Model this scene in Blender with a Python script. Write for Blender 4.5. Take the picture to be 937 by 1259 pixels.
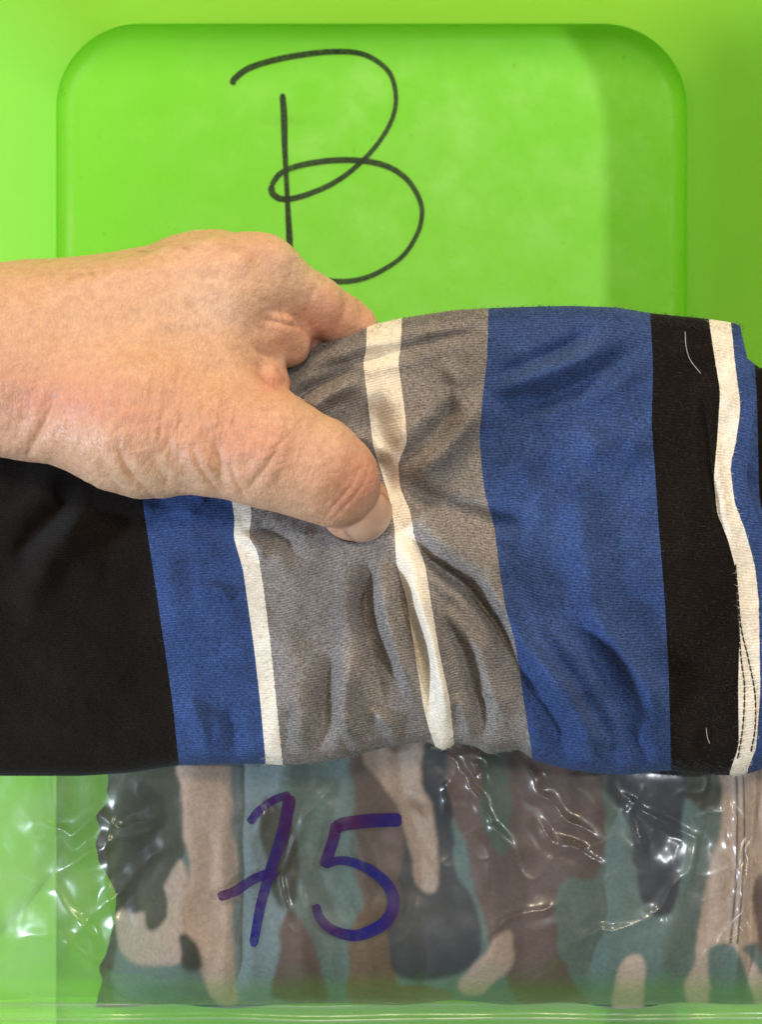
import bpy, math, random
import numpy as np
from mathutils import Vector
random.seed(4)
rng = np.random.default_rng(7)
for o in list(bpy.data.objects):
    bpy.data.objects.remove(o)

# ------------------------------------------------------------------ camera / light
M = 0.00017            # metres per photograph pixel at the plane of the cloth
Z0 = 0.12              # height of that plane over the bin floor
D = 0.35               # camera height over that plane
scene = bpy.context.scene
cd = bpy.data.cameras.new('camera')
cam = bpy.data.objects.new('camera', cd)
scene.collection.objects.link(cam)
cam.location = (0, 0, Z0 + D)
cam.rotation_euler = (0, 0, 0)
cd.sensor_fit = 'VERTICAL'
cd.sensor_height = 24
cd.lens = 12 / (629.5 * M / D)
cd.clip_start = 0.01
cd.clip_end = 50
cd.dof.use_dof = True
cd.dof.focus_distance = D - 0.008
cd.dof.aperture_fstop = cd.lens / 1.7
scene.camera = cam

w = bpy.data.worlds.new('World')
scene.world = w
w.use_nodes = True
bg = w.node_tree.nodes['Background']
bg.inputs['Color'].default_value = (1.0, 0.93, 0.80, 1)
bg.inputs['Strength'].default_value = 0.21

def area(name, loc, target, size, power, col):
    l = bpy.data.lights.new(name, 'AREA')
    l.shape = 'DISK'
    l.size = size
    l.energy = power
    l.color = col
    o = bpy.data.objects.new(name, l)
    scene.collection.objects.link(o)
    o.location = loc
    o.rotation_euler = (Vector(target) - Vector(loc)).to_track_quat('-Z', 'Y').to_euler()
    return o
area('key_lamp', (0.78, 0.24, 1.75), (0, 0, 0.05), 0.07, 10, (0.90, 0.95, 1.0))
area('window_light', (-1.0, -0.30, 0.52), (0, -0.02, 0.10), 0.16, 12.0, (0.72, 0.84, 1.0))
area('room_lamp', (0.05, 0.52, 1.55), (0, 0, 0.05), 0.22, 8.5, (1.0, 0.84, 0.60))
area('far_room_lamp', (0.06, 1.20, 0.72), (0, 0, 0.1), 0.30, 12, (1.0, 0.77, 0.50))
scene.view_settings.view_transform = 'Standard'
scene.view_settings.look = 'None'
scene.view_settings.exposure = 0.0
scene.view_settings.gamma = 1.0
scene.cycles.transparent_max_bounces = 16
scene.cycles.max_bounces = 10
scene.cycles.caustics_reflective = False
scene.cycles.caustics_refractive = False

# ------------------------------------------------------------------ helpers
def P(px, py, z):
    """a point seen at photograph pixel (px, py), z pixel-units over the cloth plane, in metres"""
    px, py, z = np.asarray(px, float), np.asarray(py, float), np.asarray(z, float)
    k = (D - z * M) / D * M
    return np.stack([(px - 468.5) * k, -(py - 629.5) * k, Z0 + z * M + 0 * px], -1)

FLOORZ = -Z0 / M

def mesh(name, verts, faces, mat, parent=None, smooth=True, loc=None):
    me = bpy.data.meshes.new(name)
    v = np.asarray(verts, dtype=np.float32).reshape(-1, 3)
    if isinstance(faces, np.ndarray):
        n, k = faces.shape
        me.vertices.add(len(v)); me.vertices.foreach_set('co', v.ravel())
        me.loops.add(n * k); me.loops.foreach_set('vertex_index', faces.astype(np.int32).ravel())
        me.polygons.add(n)
        me.polygons.foreach_set('loop_start', np.arange(0, n * k, k, dtype=np.int32))
        me.update(calc_edges=True); me.validate()
    else:
        me.from_pydata([tuple(map(float, p)) for p in v], [], faces); me.update()
    if smooth:
        me.polygons.foreach_set('use_smooth', [True] * len(me.polygons))
    if mat: me.materials.append(mat)
    o = bpy.data.objects.new(name, me)
    scene.collection.objects.link(o)
    if parent: o.parent = parent
    return o

def empty(name, label, cat, group=None):
    o = bpy.data.objects.new(name, None)
    o.empty_display_size = 0.02
    scene.collection.objects.link(o)
    o['label'] = label; o['category'] = cat
    if group: o['group'] = group
    return o

def grid_faces(nu, nv, wrap_v=False):
    i = np.arange(nu - 1)[:, None]
    j = np.arange(nv if wrap_v else nv - 1)[None, :]
    a = i * nv + j
    b = i * nv + (j + 1) % nv
    return np.stack([a + 0 * b, b + 0 * a, (i + 1) * nv + (j + 1) % nv, (i + 1) * nv + j + 0 * b], -1).reshape(-1, 4)

def set_attr(o, name, arr, typ='FLOAT'):
    a = o.data.attributes.new(name, typ, 'POINT')
    arr = np.asarray(arr, dtype=np.float32)
    a.data.foreach_set({'FLOAT': 'value', 'FLOAT_VECTOR': 'vector', 'FLOAT_COLOR': 'color'}[typ], arr.ravel())

def catmull(pts, n=10):
    pts = np.array(pts, float)
    q = np.vstack([2 * pts[0] - pts[1], pts, 2 * pts[-1] - pts[-2]])
    out = []
    for i in range(1, len(q) - 2):
        for t in np.linspace(0, 1, n, endpoint=False):
            out.append(0.5 * ((2 * q[i]) + (-q[i-1] + q[i+1]) * t + (2*q[i-1] - 5*q[i] + 4*q[i+1] - q[i+2]) * t*t + (-q[i-1] + 3*q[i] - 3*q[i+1] + q[i+2]) * t**3))
    out.append(q[-2])
    return np.array(out)

def poly_dist(x, y, pts):
    """distance to polyline, signed side, parameter 0..1"""
    pts = np.asarray(pts, float)
    L = np.r_[0, np.cumsum(np.hypot(*np.diff(pts, axis=0).T))]
    best = np.full(x.shape, 1e9); side = np.zeros(x.shape); par = np.zeros(x.shape)
    for k in range(len(pts) - 1):
        a, b = pts[k], pts[k + 1]; d = b - a; l2 = d @ d
        t = np.clip(((x - a[0]) * d[0] + (y - a[1]) * d[1]) / l2, 0, 1)
        ex, ey = x - a[0] - t * d[0], y - a[1] - t * d[1]
        dd = np.hypot(ex, ey)
        m = dd < best
        best = np.where(m, dd, best)
        side = np.where(m, np.sign(d[0] * ey - d[1] * ex), side)
        par = np.where(m, (L[k] + t * math.sqrt(l2)) / L[-1], par)
    return best, side, par

def vnoise(x, y, seed=0):
    """smooth value noise -1..1"""
    xi, yi = np.floor(x).astype(int), np.floor(y).astype(int)
    fx, fy = x - xi, y - yi
    fx = fx * fx * (3 - 2 * fx); fy = fy * fy * (3 - 2 * fy)
    def h(a, b):
        n = (a * 374761393 + b * 668265263 + seed * 974634777) & 0xffffffff
        n = ((n ^ (n >> 13)) * 1274126177) & 0xffffffff
        return ((n ^ (n >> 16)) & 0xffff) / 32767.5 - 1
    return (h(xi, yi) * (1 - fx) + h(xi + 1, yi) * fx) * (1 - fy) + (h(xi, yi + 1) * (1 - fx) + h(xi + 1, yi + 1) * fx) * fy

def sstep(a, b, x):
    x = np.asarray(x, float)
    t = np.clip((x - a) / (b - a), 0, 1)
    return t * t * (3 - 2 * t)

# node helper
class NT:
    def __init__(s, name):
        s.m = bpy.data.materials.new(name); s.m.use_nodes = True
        s.t = s.m.node_tree; s.t.nodes.clear()
        s.out = s.n('ShaderNodeOutputMaterial')
    def n(s, typ, **kw):
        nd = s.t.nodes.new(typ)
        for k, v in kw.items():
            if k.startswith('i_'):
                key = k[2:].replace('_', ' ')
                nd.inputs[int(key) if key.isdigit() else key].default_value = v
            else: setattr(nd, k, v)
        return nd
    def l(s, a, b): s.t.links.new(a, b)
    def math(s, op, a, b=None, clamp=False):
        nd = s.n('ShaderNodeMath', operation=op, use_clamp=clamp)
        for i, v in enumerate((a, b)):
            if v is None: continue
            if isinstance(v, (int, float)): nd.inputs[i].default_value = v
            else: s.l(v, nd.inputs[i])
        return nd.outputs[0]
    def mix(s, f, a, b, blend='MIX'):
        nd = s.n('ShaderNodeMix', data_type='RGBA', blend_type=blend)
        for i, v in ((0, f), (6, a), (7, b)):
            if isinstance(v, (int, float)): nd.inputs[i].default_value = v
            elif isinstance(v, tuple): nd.inputs[i].default_value = (*v, 1)[:4]
            else: s.l(v, nd.inputs[i])
        return nd.outputs[2]
    def mapr(s, v, a, b, c, d):
        nd = s.n('ShaderNodeMapRange'); s.l(v, nd.inputs[0])
        for i, q in enumerate((a, b, c, d)): nd.inputs[i + 1].default_value = q
        return nd.outputs[0]
    def noise(s, vec, scale, detail=3, rough=0.5, **kw):
        nd = s.n('ShaderNodeTexNoise', **kw)
        nd.inputs['Scale'].default_value = scale; nd.inputs['Detail'].default_value = detail
        nd.inputs['Roughness'].default_value = rough
        if vec is not None: s.l(vec, nd.inputs['Vector'])
        return nd.outputs['Fac']
    def attr(s, name, out='Fac'):
        return s.n('ShaderNodeAttribute', attribute_name=name).outputs[out]
    def bump(s, h, strength, dist, normal=None):
        nd = s.n('ShaderNodeBump'); nd.inputs['Strength'].default_value = strength
        nd.inputs['Distance'].default_value = dist
        s.l(h, nd.inputs['Height'])
        if normal: s.l(normal, nd.inputs['Normal'])
        return nd.outputs[0]
    def bsdf(s, **kw):
        nd = s.n('ShaderNodeBsdfPrincipled')
        for k, v in kw.items():
            key = k.replace('_', ' ')
            if isinstance(v, tuple): nd.inputs[key].default_value = (*v, 1)[:4] if len(v) == 3 and 'Radius' not in key else v
            elif isinstance(v, (int, float)): nd.inputs[key].default_value = v
            else: s.l(v, nd.inputs[key])
        s.l(nd.outputs[0], s.out.inputs[0])
        return nd
    def obj(s): return s.n('ShaderNodeTexCoord').outputs['Object']

# ------------------------------------------------------------------ materials
def mat_plastic(name, trans):
    t = NT(name)
    co = t.obj()
    n1 = t.noise(co, 9, 3)
    col = t.mix(n1, (0.285, 0.78, 0.045), (0.325, 0.83, 0.060))
    spots = t.noise(co, 300, 2, 0.6)
    sp = t.mapr(spots, 0.69, 0.76, 0, 0.30)
    col = t.mix(sp, col, (0.10, 0.36, 0.03))
    # faint smear of old marker beside the stem of the letter
    sm = t.attr('smear')
    smn = t.math('MULTIPLY', sm, t.mapr(t.noise(co, 320, 3, .6), .35, .65, .25, 1))
    col = t.mix(t.math('MULTIPLY', smn, 0.30), col, (0.10, 0.13, 0.02))
    b = t.bump(t.noise(co, 900, 2), 0.16, 0.0002)
    b = t.bump(t.noise(co, 45, 3), 0.25, 0.0006, b)
    mps = t.n('ShaderNodeMapping'); t.l(co, mps.inputs[0]); mps.inputs['Scale'].default_value = (60, 900, 60); mps.inputs['Rotation'].default_value = (0, 0, 0.5)
    scr = t.mapr(t.noise(mps.outputs[0], 1, 3, .6), .66, .74, 0, 0.12)
    col = t.mix(scr, col, (0.50, 0.85, 0.22))
    rg = t.mapr(t.noise(co, 70, 4, .6), .35, .65, .38, .56)
    pb = t.bsdf(Base_Color=col, Roughness=rg, Specular_IOR_Level=0.35, Normal=b)
    tl = t.n('ShaderNodeBsdfTranslucent'); tl.inputs[0].default_value = (0.42, 0.96, 0.12, 1)
    mx = t.n('ShaderNodeMixShader'); mx.inputs[0].default_value = trans
    t.l(pb.outputs[0], mx.inputs[1]); t.l(tl.outputs[0], mx.inputs[2]); t.l(mx.outputs[0], t.out.inputs[0])
    return t.m

def mat_simple(name, col, rough, **kw):
    t = NT(name)
    n = t.noise(t.obj(), 600, 3)
    c = t.mix(t.mapr(n, .3, .7, 0, 1), tuple(x * 0.8 for x in col), tuple(min(1, x * 1.15) for x in col))
    t.bsdf(Base_Color=c, Roughness=rough, **kw)
    return t.m

# dyed stripes across the knit: list of (coordinate, colour) in stripe space
BLACK = (0.0085, 0.0062, 0.0050); BLUE = (0.036, 0.068, 0.190)
GREY = (0.212, 0.194, 0.186); WHITE = (0.78, 0.72, 0.62)
def mat_knit(name, stops):
    t = NT(name)
    uv = t.n('ShaderNodeUVMap', uv_map='knit').outputs[0]
    sep = t.n('ShaderNodeSeparateXYZ'); t.l(uv, sep.inputs[0])
    U, V = sep.outputs[0], sep.outputs[1]        # in millimetres / 10 of cloth
    stripe = t.attr('stripe')
    jit = t.noise(uv, 9, 2, 0.7)
    sj = t.math('ADD', stripe, t.math('MULTIPLY', t.math('SUBTRACT', jit, 0.5), t.attr('jitter')))
    ramp = t.n('ShaderNodeValToRGB'); ramp.color_ramp.interpolation = 'CONSTANT'
    pos = t.math('DIVIDE', sj, float(len(stops)))
    t.l(pos, ramp.inputs[0])
    els = ramp.color_ramp.elements
    while len(els) > 1: els.remove(els[-1])
    els[0].position = 0; els[0].color = (*stops[0], 1)
    for i, c in enumerate(stops[1:], 1):
        e = els.new(i / len(stops)); e.color = (*c, 1)
    # heather flecks: short fibres stretched along the rows
    mp = t.n('ShaderNodeMapping'); t.l(uv, mp.inputs[0]); mp.inputs['Scale'].default_value = (9, 30, 1)
    fleck = t.noise(mp.outputs[0], 1.3, 4, 0.75)
    mp2 = t.n('ShaderNodeMapping'); t.l(uv, mp2.inputs[0]); mp2.inputs['Scale'].default_value = (34, 7, 1)
    fleck2 = t.noise(mp2.outputs[0], 1.1, 3, 0.7)
    big = t.noise(uv, 0.9, 3, 0.55)
    bright = t.math('ADD', t.mapr(fleck, .33, .67, 0.42, 1.68), t.mapr(fleck2, .3, .7, -0.35, 0.35))
    bright = t.math('MULTIPLY', bright, t.mapr(big, .3, .7, 0.80, 1.20))
    # knit rows
    row = t.math('SINE', t.math('MULTIPLY', t.math('ADD', V, t.math('MULTIPLY', t.noise(uv, 5, 2), 0.05)), 2 * math.pi / 0.062))
    rowk = t.mapr(row, -1, 1, 0.80, 1.12)
    bright = t.math('MULTIPLY', bright, rowk)
    sc_ = t.n('ShaderNodeSeparateColor'); t.l(ramp.outputs[0], sc_.inputs[0])
    calm = t.mapr(sc_.outputs[1], 0.3, 0.6, 1.0, 0.35)
    bright = t.math('ADD', 1.0, t.math('MULTIPLY', t.math('SUBTRACT', bright, 1.0), calm))
    vm = t.n('ShaderNodeVectorMath', operation='SCALE'); t.l(ramp.outputs[0], vm.inputs[0]); t.l(bright, vm.inputs['Scale'])
    # pale lint caught on the nap
    lint = t.mapr(t.noise(uv, 30, 2, 0.8), .66, .78, 0, 0.12)
    col = t.mix(lint, vm.outputs[0], (0.55, 0.52, 0.48))
    h = t.math('ADD', t.math('MULTIPLY', row, 0.35), t.math('MULTIPLY', fleck, 1.3))
    b = t.bump(h, 0.55, 0.00012)
    b = t.bump(t.noise(uv, 3.2, 4, 0.6), 0.5, 0.00045, b)
    t.bsdf(Base_Color=col, Roughness=0.95, Specular_IOR_Level=0.12, Normal=b,
           Sheen_Weight=0.06, Sheen_Roughness=0.45, Sheen_Tint=(0.8, 0.82, 0.9))
    return t.m

def mat_skin():
    t = NT('skin')
    co = t.obj()
    red = t.attr('redness'); spot = t.attr('freckle'); pale = t.attr('pale')
    n1 = t.noise(co, 120, 4, 0.6)
    n2 = t.noise(co, 520, 3, 0.6)
    base = t.mix(n1, (0.59, 0.340, 0.205), (0.71, 0.440, 0.285))
    redm = t.math('MULTIPLY', red, t.mapr(n1, .3, .7, .6, 1.1))
    col = t.mix(redm, base, (0.60, 0.250, 0.170))
    col = t.mix(pale, col, (0.74, 0.56, 0.42))
    col = t.mix(t.mapr(n2, .38, .70, 0, .42), col, (0.42, 0.205, 0.125))
    col = t.mix(spot, col, (0.33, 0.155, 0.07))
    # diamond skin lines
    v = t.n('ShaderNodeTexVoronoi', feature='DISTANCE_TO_EDGE'); v.inputs['Scale'].default_value = 900
    mp = t.n('ShaderNodeMapping'); t.l(co, mp.inputs[0]); mp.inputs['Scale'].default_value = (1.35, 0.75, 1); mp.inputs['Rotation'].default_value = (0, 0, 0.25)
    wob = t.n('ShaderNodeTexNoise'); wob.inputs['Scale'].default_value = 300; t.l(co, wob.inputs['Vector'])
    va = t.n('ShaderNodeVectorMath', operation='MULTIPLY_ADD'); t.l(wob.outputs['Color'], va.inputs[0]); va.inputs[1].default_value = (.003,) * 3; t.l(mp.outputs[0], va.inputs[2])
    t.l(va.outputs[0], v.inputs['Vector'])
    lines = t.mapr(v.outputs['Distance'], 0, 0.16, 0, 1)
    fine = t.attr('wrinkly')
    col = t.mix(t.mapr(lines, 0, 1, 0.16, 0), col, (0.36, 0.17, 0.10))
    n4 = t.noise(co, 1500, 2, .6)
    col = t.mix(t.mapr(n4, .5, .75, 0, .16), col, (0.85, 0.64, 0.46))
    b = t.bump(lines, 0.22, 0.00024)
    mp3 = t.n('ShaderNodeMapping'); t.l(co, mp3.inputs[0]); mp3.inputs['Scale'].default_value = (900, 260, 500); mp3.inputs['Rotation'].default_value = (0, 0, -0.1)
    str_ = t.noise(mp3.outputs[0], 1, 3, 0.6)
    b2 = t.n('ShaderNodeBump'); b2.inputs['Distance'].default_value = 0.0006
    t.l(t.math('MULTIPLY', fine, 0.5), b2.inputs['Strength']); t.l(str_, b2.inputs['Height']); t.l(b, b2.inputs['Normal'])
    b3 = t.bump(t.noise(co, 380, 5, 0.7), 0.34, 0.0006, b2.outputs[0])
    t.bsdf(Base_Color=col, Roughness=t.mapr(n1, .3, .7, .40, .60), Specular_IOR_Level=0.45, Normal=b3, Subsurface_Weight=0.12,
           Subsurface_Radius=(1.0, 0.35, 0.18), Subsurface_Scale=0.0028)
    return t.m

def mat_nail():
    t = NT('nail')
    c = t.mix(t.noise(t.obj(), 300, 2), (0.52, 0.32, 0.22), (0.60, 0.39, 0.28))
    c = t.mix(t.attr('nail_fold'), c, (0.36, 0.14, 0.09))
    c = t.mix(t.attr('free_edge'), c, (0.78, 0.66, 0.50))
    t.bsdf(Base_Color=c, Roughness=0.32, Specular_IOR_Level=0.5, Subsurface_Weight=0.15, Subsurface_Radius=(1.0, 0.4, 0.2), Subsurface_Scale=0.002)
    return t.m

def mat_film():
    t = NT('clear_film')
    co = t.obj()
    # crinkle
    mp = t.n('ShaderNodeMapping'); t.l(co, mp.inputs[0]); mp.inputs['Scale'].default_value = (1, 1, 0.2)
    n1 = t.noise(mp.outputs[0], 95, 3, 0.45, )
    n2 = t.noise(mp.outputs[0], 30, 2, 0.5)
    b = t.bump(t.math('ADD', n1, t.math('MULTIPLY', n2, 2.0)), 0.22, 0.0016)
    tr = t.n('ShaderNodeBsdfTransparent'); tr.inputs[0].default_value = (0.93, 0.94, 0.93, 1)
    gl = t.n('ShaderNodeBsdfGlossy'); gl.inputs['Roughness'].default_value = 0.18; t.l(b, gl.inputs['Normal'])
    gl2 = t.n('ShaderNodeBsdfGlossy'); gl2.inputs['Roughness'].default_value = 0.38; t.l(b, gl2.inputs['Normal'])
    df = t.n('ShaderNodeBsdfTranslucent'); df.inputs[0].default_value = (0.8, 0.8, 0.76, 1)
    d2 = t.n('ShaderNodeBsdfDiffuse'); d2.inputs[0].default_value = (0.75, 0.75, 0.72, 1)
    lw = t.n('ShaderNodeLayerWeight'); lw.inputs[0].default_value = 0.5; t.l(b, lw.inputs['Normal'])
    frs = t.math('ADD', t.math('MULTIPLY', t.math('POWER', lw.outputs['Facing'], 4.0), 0.7), 0.06)
    g = t.n('ShaderNodeMixShader'); g.inputs[0].default_value = 0.6; t.l(gl.outputs[0], g.inputs[1]); t.l(gl2.outputs[0], g.inputs[2])
    m1 = t.n('ShaderNodeMixShader'); t.l(frs, m1.inputs[0])
    haze = t.n('ShaderNodeMixShader'); haze.inputs[0].default_value = 0.5; t.l(df.outputs[0], haze.inputs[1]); t.l(d2.outputs[0], haze.inputs[2])
    m0 = t.n('ShaderNodeMixShader'); t.l(t.math('ADD', t.mapr(t.noise(co, 55, 4, .6), .35, .75, 0.05, 0.14), t.math('MULTIPLY', t.attr('milky'), 0.30)), m0.inputs[0])
    t.l(tr.outputs[0], m0.inputs[1]); t.l(haze.outputs[0], m0.inputs[2])
    t.l(m0.outputs[0], m1.inputs[1]); t.l(g.outputs[0], m1.inputs[2])
    t.l(m1.outputs[0], t.out.inputs[0])
    return t.m

def mat_marker(name, c1, c2, rough=0.45, alpha=1.0):
    t = NT(name)
    n = t.mapr(t.noise(t.obj(), 60, 3), .38, .62, 0, 1)
    c = t.mix(n, c1, c2)
    st = t.mapr(t.noise(t.obj(), 700, 3), .3, .7, alpha - 0.22, min(1, alpha + .07))
    t.bsdf(Base_Color=c, Roughness=rough, Alpha=st, Specular_IOR_Level=0.3)
    return t.m

def mat_camo():
    t = NT('camouflage_cotton')
    co = t.obj()
    c = t.attr('dye', 'Color')
    f = t.mapr(t.noise(co, 900, 3, .7), .3, .7, .82, 1.16)
    vm = t.n('ShaderNodeVectorMath', operation='SCALE'); t.l(c, vm.inputs[0]); t.l(f, vm.inputs['Scale'])
    b = t.bump(t.noise(co, 1400, 3), .4, .0003)
    t.bsdf(Base_Color=vm.outputs[0], Roughness=0.9, Specular_IOR_Level=0.15, Normal=b)
    return t.m

# ------------------------------------------------------------------ surface under the bin
t = NT('table_pale_wood')
co = t.obj(); mp = t.n('ShaderNodeMapping'); t.l(co, mp.inputs[0]); mp.inputs['Scale'].default_value = (2, 30, 1)
t.bsdf(Base_Color=t.mix(t.noise(mp.outputs[0], 3, 5), (0.60, 0.55, 0.48), (0.70, 0.66, 0.59)), Roughness=0.5)
tb = mesh('tabletop', [(-1.2, -1.2, -0.006), (1.2, -1.2, -0.006), (1.2, 1.2, -0.006), (-1.2, 1.2, -0.006)], [(0, 1, 2, 3)], t.m)
tb['kind'] = 'structure'

# ------------------------------------------------------------------ the bin
green = mat_plastic('green_plastic', 0.62)
green_base = mat_plastic('green_plastic_base', 0.06)
binr = empty('storage_bin', 'open lime green plastic bin with a handwritten letter B on its floor', 'storage bin')
fk = (D + Z0) / D * M              # metres per photograph pixel on the bin floor
def fl(px, py): return np.array([(px - 468.5) * fk, -(py - 629.5) * fk])
x0, ytop = fl(72, 34); x1, _ = fl(842, 0); ybot = -0.185
RC = 0.0235
def rrect(grow, z, n=14, rc=RC):
    pts = []
    xa, xb, ya, yb = x0 - grow, x1 + grow, ybot - grow, ytop + grow
    r = max(rc + grow, 0.002)
    for cx, cy, a0 in ((xb - r, yb - r, 0), (xa + r, yb - r, 90), (xa + r, ya + r, 180), (xb - r, ya + r, 270)):
        for k in range(n + 1):
            a = math.radians(a0 + 90 * k / n)
            pts.append((cx + r * math.cos(a), cy + r * math.sin(a), z))
    # subdivide straight runs
    out = []
    for i in range(len(pts)):
        a, b = np.array(pts[i]), np.array(pts[(i + 1) % len(pts)])
        out.append(a)
        if np.linalg.norm(b - a) > 0.02:
            for q in range(1, 24): out.append(a + (b - a) * q / 24)
    return out
H = 0.098
prof = [(0.0, 0.004)]
fil = []
for k in range(1, 9):                             # fillet floor -> wall
    a = math.radians(90 * k / 8)
    fil.append((0.004 * math.sin(a) - 0.004, 0.004 * (1 - math.cos(a))))
FLARE = 0.018
for k in range(1, 9): prof.append((FLARE * k / 8, 0.004 + (H - 0.004) * k / 8))
rimp = [(FLARE - 0.0085 + g, z) for g, z in [(0.0085, H), (0.0095, H + 0.0012), (0.0115, H + 0.0018), (0.0175, H + 0.0018), (0.0200, H + 0.0005), (0.0205, H - 0.0015), (0.0205, H - 0.010), (0.0190, H - 0.0102), (0.0185, H - 0.002), (0.0110, H - 0.002)]]
def loft(name, profile, cap_first=False, cap_last=False):
    rings = [rrect(g, z) for g, z in profile]
    n = len(rings[0]); V = np.array(rings).reshape(-1, 3)
    F = []
    for i in range(len(rings) - 1):
        for j in range(n):
            a, b = i * n + j, i * n + (j + 1) % n
            F.append((a, b, b + n, a + n))
    if cap_first: F.append(tuple(range(n))[::-1])
    if cap_last: F.append(tuple((len(rings) - 1) * n + j for j in range(n)))
    return mesh(name, V, F, green, binr)
wall = loft('wall', prof)
# bin floor as a dense sheet (slightly crowned) so it carries the smear
nx, ny = 120, 160
fx = np.linspace(x0 + .0, x1, nx); fy = np.linspace(ybot, ytop, ny)
ring = rrect(-0.004, 0.0)
c0 = np.array([(x0 + x1) / 2, (ybot + ytop) / 2])
V = [(*c0, 0.0)]; F = []
R = np.array(ring); n = len(R); NR = 90
for k in range(1, NR + 1):
    s = k / NR
    for p in R: V.append((c0[0] + (p[0] - c0[0]) * s, c0[1] + (p[1] - c0[1]) * s, 0.0))
for j in range(n): F.append((0, 1 + j, 1 + (j + 1) % n))
for k in range(NR - 1):
    for j in range(n):
        a = 1 + k * n + j; b = 1 + k * n + (j + 1) % n
        F.append((a, a + n, b + n, b))
for q, (g_, z_) in enumerate(fil):
    V.extend([tuple(p) for p in rrect(g_, z_)])
    for j in range(n):
        a = 1 + (NR - 1 + q) * n + j; b = 1 + (NR - 1 + q) * n + (j + 1) % n
        F.append((a, a + n, b + n, b))
bf = mesh('base', V, F, green_base, binr)
Va = np.array(V)
sx, sy = Va[:, 0] / fk + 468.5, 629.5 - Va[:, 1] / fk
set_attr(bf, 'smear', np.exp(-((sx - 352) / 26) ** 2 - ((sy - 148) / 5) ** 2))
loft('rim', rimp)

def ribbon(name, pts, width, place, mat, parent, wfun=None, n=10):
    c = catmull(pts, n)
    tg = np.gradient(c, axis=0); tg /= np.linalg.norm(tg, axis=1)[:, None] + 1e-9
    nr = np.stack([-tg[:, 1], tg[:, 0]], -1)
    u = np.linspace(0, 1, len(c))
    ww = width * (np.ones(len(c)) if wfun is None else wfun(u))
    e = np.minimum(1, np.minimum(u, 1 - u) * len(c) / 2.2 + 0.25)     # rounded tips
    ww = ww * np.sqrt(np.clip(e, 0, 1))
    rows = []
    K = 6
    for q in np.linspace(-0.5, 0.5, K):
        p = c + nr * (ww * q)[:, None]
        rows.append(place(p[:, 0], p[:, 1]))
    V = np.stack(rows, 1).reshape(-1, 3)
    return V, grid_faces(len(c), K)
def join(parts):
    Vs, Fs, off = [], [], 0
    for V, F in parts:
        Vs.append(V); Fs.append(F + off); off += len(V)
    return np.vstack(Vs), np.vstack(Fs)
ink = mat_marker('black_marker_ink', (0.010, 0.022, 0.008), (0.030, 0.060, 0.018), 0.5, 0.93)
layer = [0.00012]
def on_floor(px, py):
    z = layer[0]
    k = (D + Z0 - z) / D * M
    return np.stack([(px - 468.5) * k, -(py - 629.5) * k, z + 0 * px], -1)
stem = ribbon('x', [(347, 115), (349, 140), (350, 180), (352, 220), (354, 260), (356, 300), (357, 345)], 7.2, on_floor, None, None, lambda u: 1.0 + .15 * np.sin(u * 9))
layer[0] = 0.00024
bowl1 = ribbon('x', [(285, 104), (290, 95), (310, 82), (350, 71), (400, 64), (440, 65), (465, 76), (481, 93), (487, 120), (482, 147), (465, 176), (440, 203), (410, 225), (375, 240), (350, 245), (336, 239), (333, 228)], 6.6, on_floor, None, None, lambda u: 1.0 + .18 * np.sin(u * 7 + 1))
layer[0] = 0.00036
bowl2 = ribbon('x', [(333, 229), (345, 213), (370, 203), (410, 197), (450, 198), (480, 206), (502, 222), (516, 245), (519, 265), (513, 288), (495, 315), (465, 335), (440, 344), (418, 346), (392, 344), (365, 338)], 6.4, on_floor, None, None, lambda u: 1.0 + .15 * np.sin(u * 8))
V, F = join([stem, bowl1, bowl2])
lt = mesh('handwritten_letter', V, F, ink, binr)
lt['label'] = 'letter B in thin black marker'

# ------------------------------------------------------------------ garment in the bag
def seamz(px, py): return -330.0
def pile(px, py):
    """height of the packed garment's top surface"""
    L = sstep(118, 235, px + 10 * vnoise(py / 60, py * 0, 3))
    rnd = np.sqrt(np.clip(1 - (1 - np.clip((px - 128) / 110, 0, 1)) ** 2, 0, 1))
    bot = np.sqrt(np.clip(1 - np.clip((py - 1150) / 90, 0, 1) ** 2.6, 0, 1))
    z = -330 + (220 * rnd) * (0.35 + 0.65 * bot)
    return z
def camo_folds(px, py):
    f = 0
    for x, a, wd, sl, ph in ((236, 12, 26, -.05, 0), (288, -16, 10, .0, 1), (350, 14, 22, .10, 2), (440, 12, 20, .05, 3), (505, -12, 14, .10, 4), (590, 16, 26, .12, 5),
                      (690, 10, 30, -.05, 0), (755, -14, 14, -.15, 2), (862, 12, 20, -.25, 4), (908, 9, 8, -.03, 1), (922, -6, 5, -.03, 1)):
        c = x + sl * (py - 1000) + 6 * vnoise(py / 45 + ph * 7, py * 0 + ph, 5)
        f = f + a * np.exp(-((px - c) / wd) ** 2)
    return f + 7 * vnoise(px / 42, py / 95, 9) + 3 * vnoise(px / 17, py / 40, 11)
TAN = (0.42, 0.315, 0.260); PTAN = (0.53, 0.395, 0.325); TEAL = (0.100, 0.160, 0.150); GTEAL = (0.065, 0.115, 0.090)
DGR = (0.030, 0.034, 0.022); BRN = (0.110, 0.066, 0.058); OBR = (0.140, 0.085, 0.050); NAVY = (0.020, 0.026, 0.038); BLK = (0.010, 0.010, 0.009); BTEAL = (0.155, 0.215, 0.235)
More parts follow.
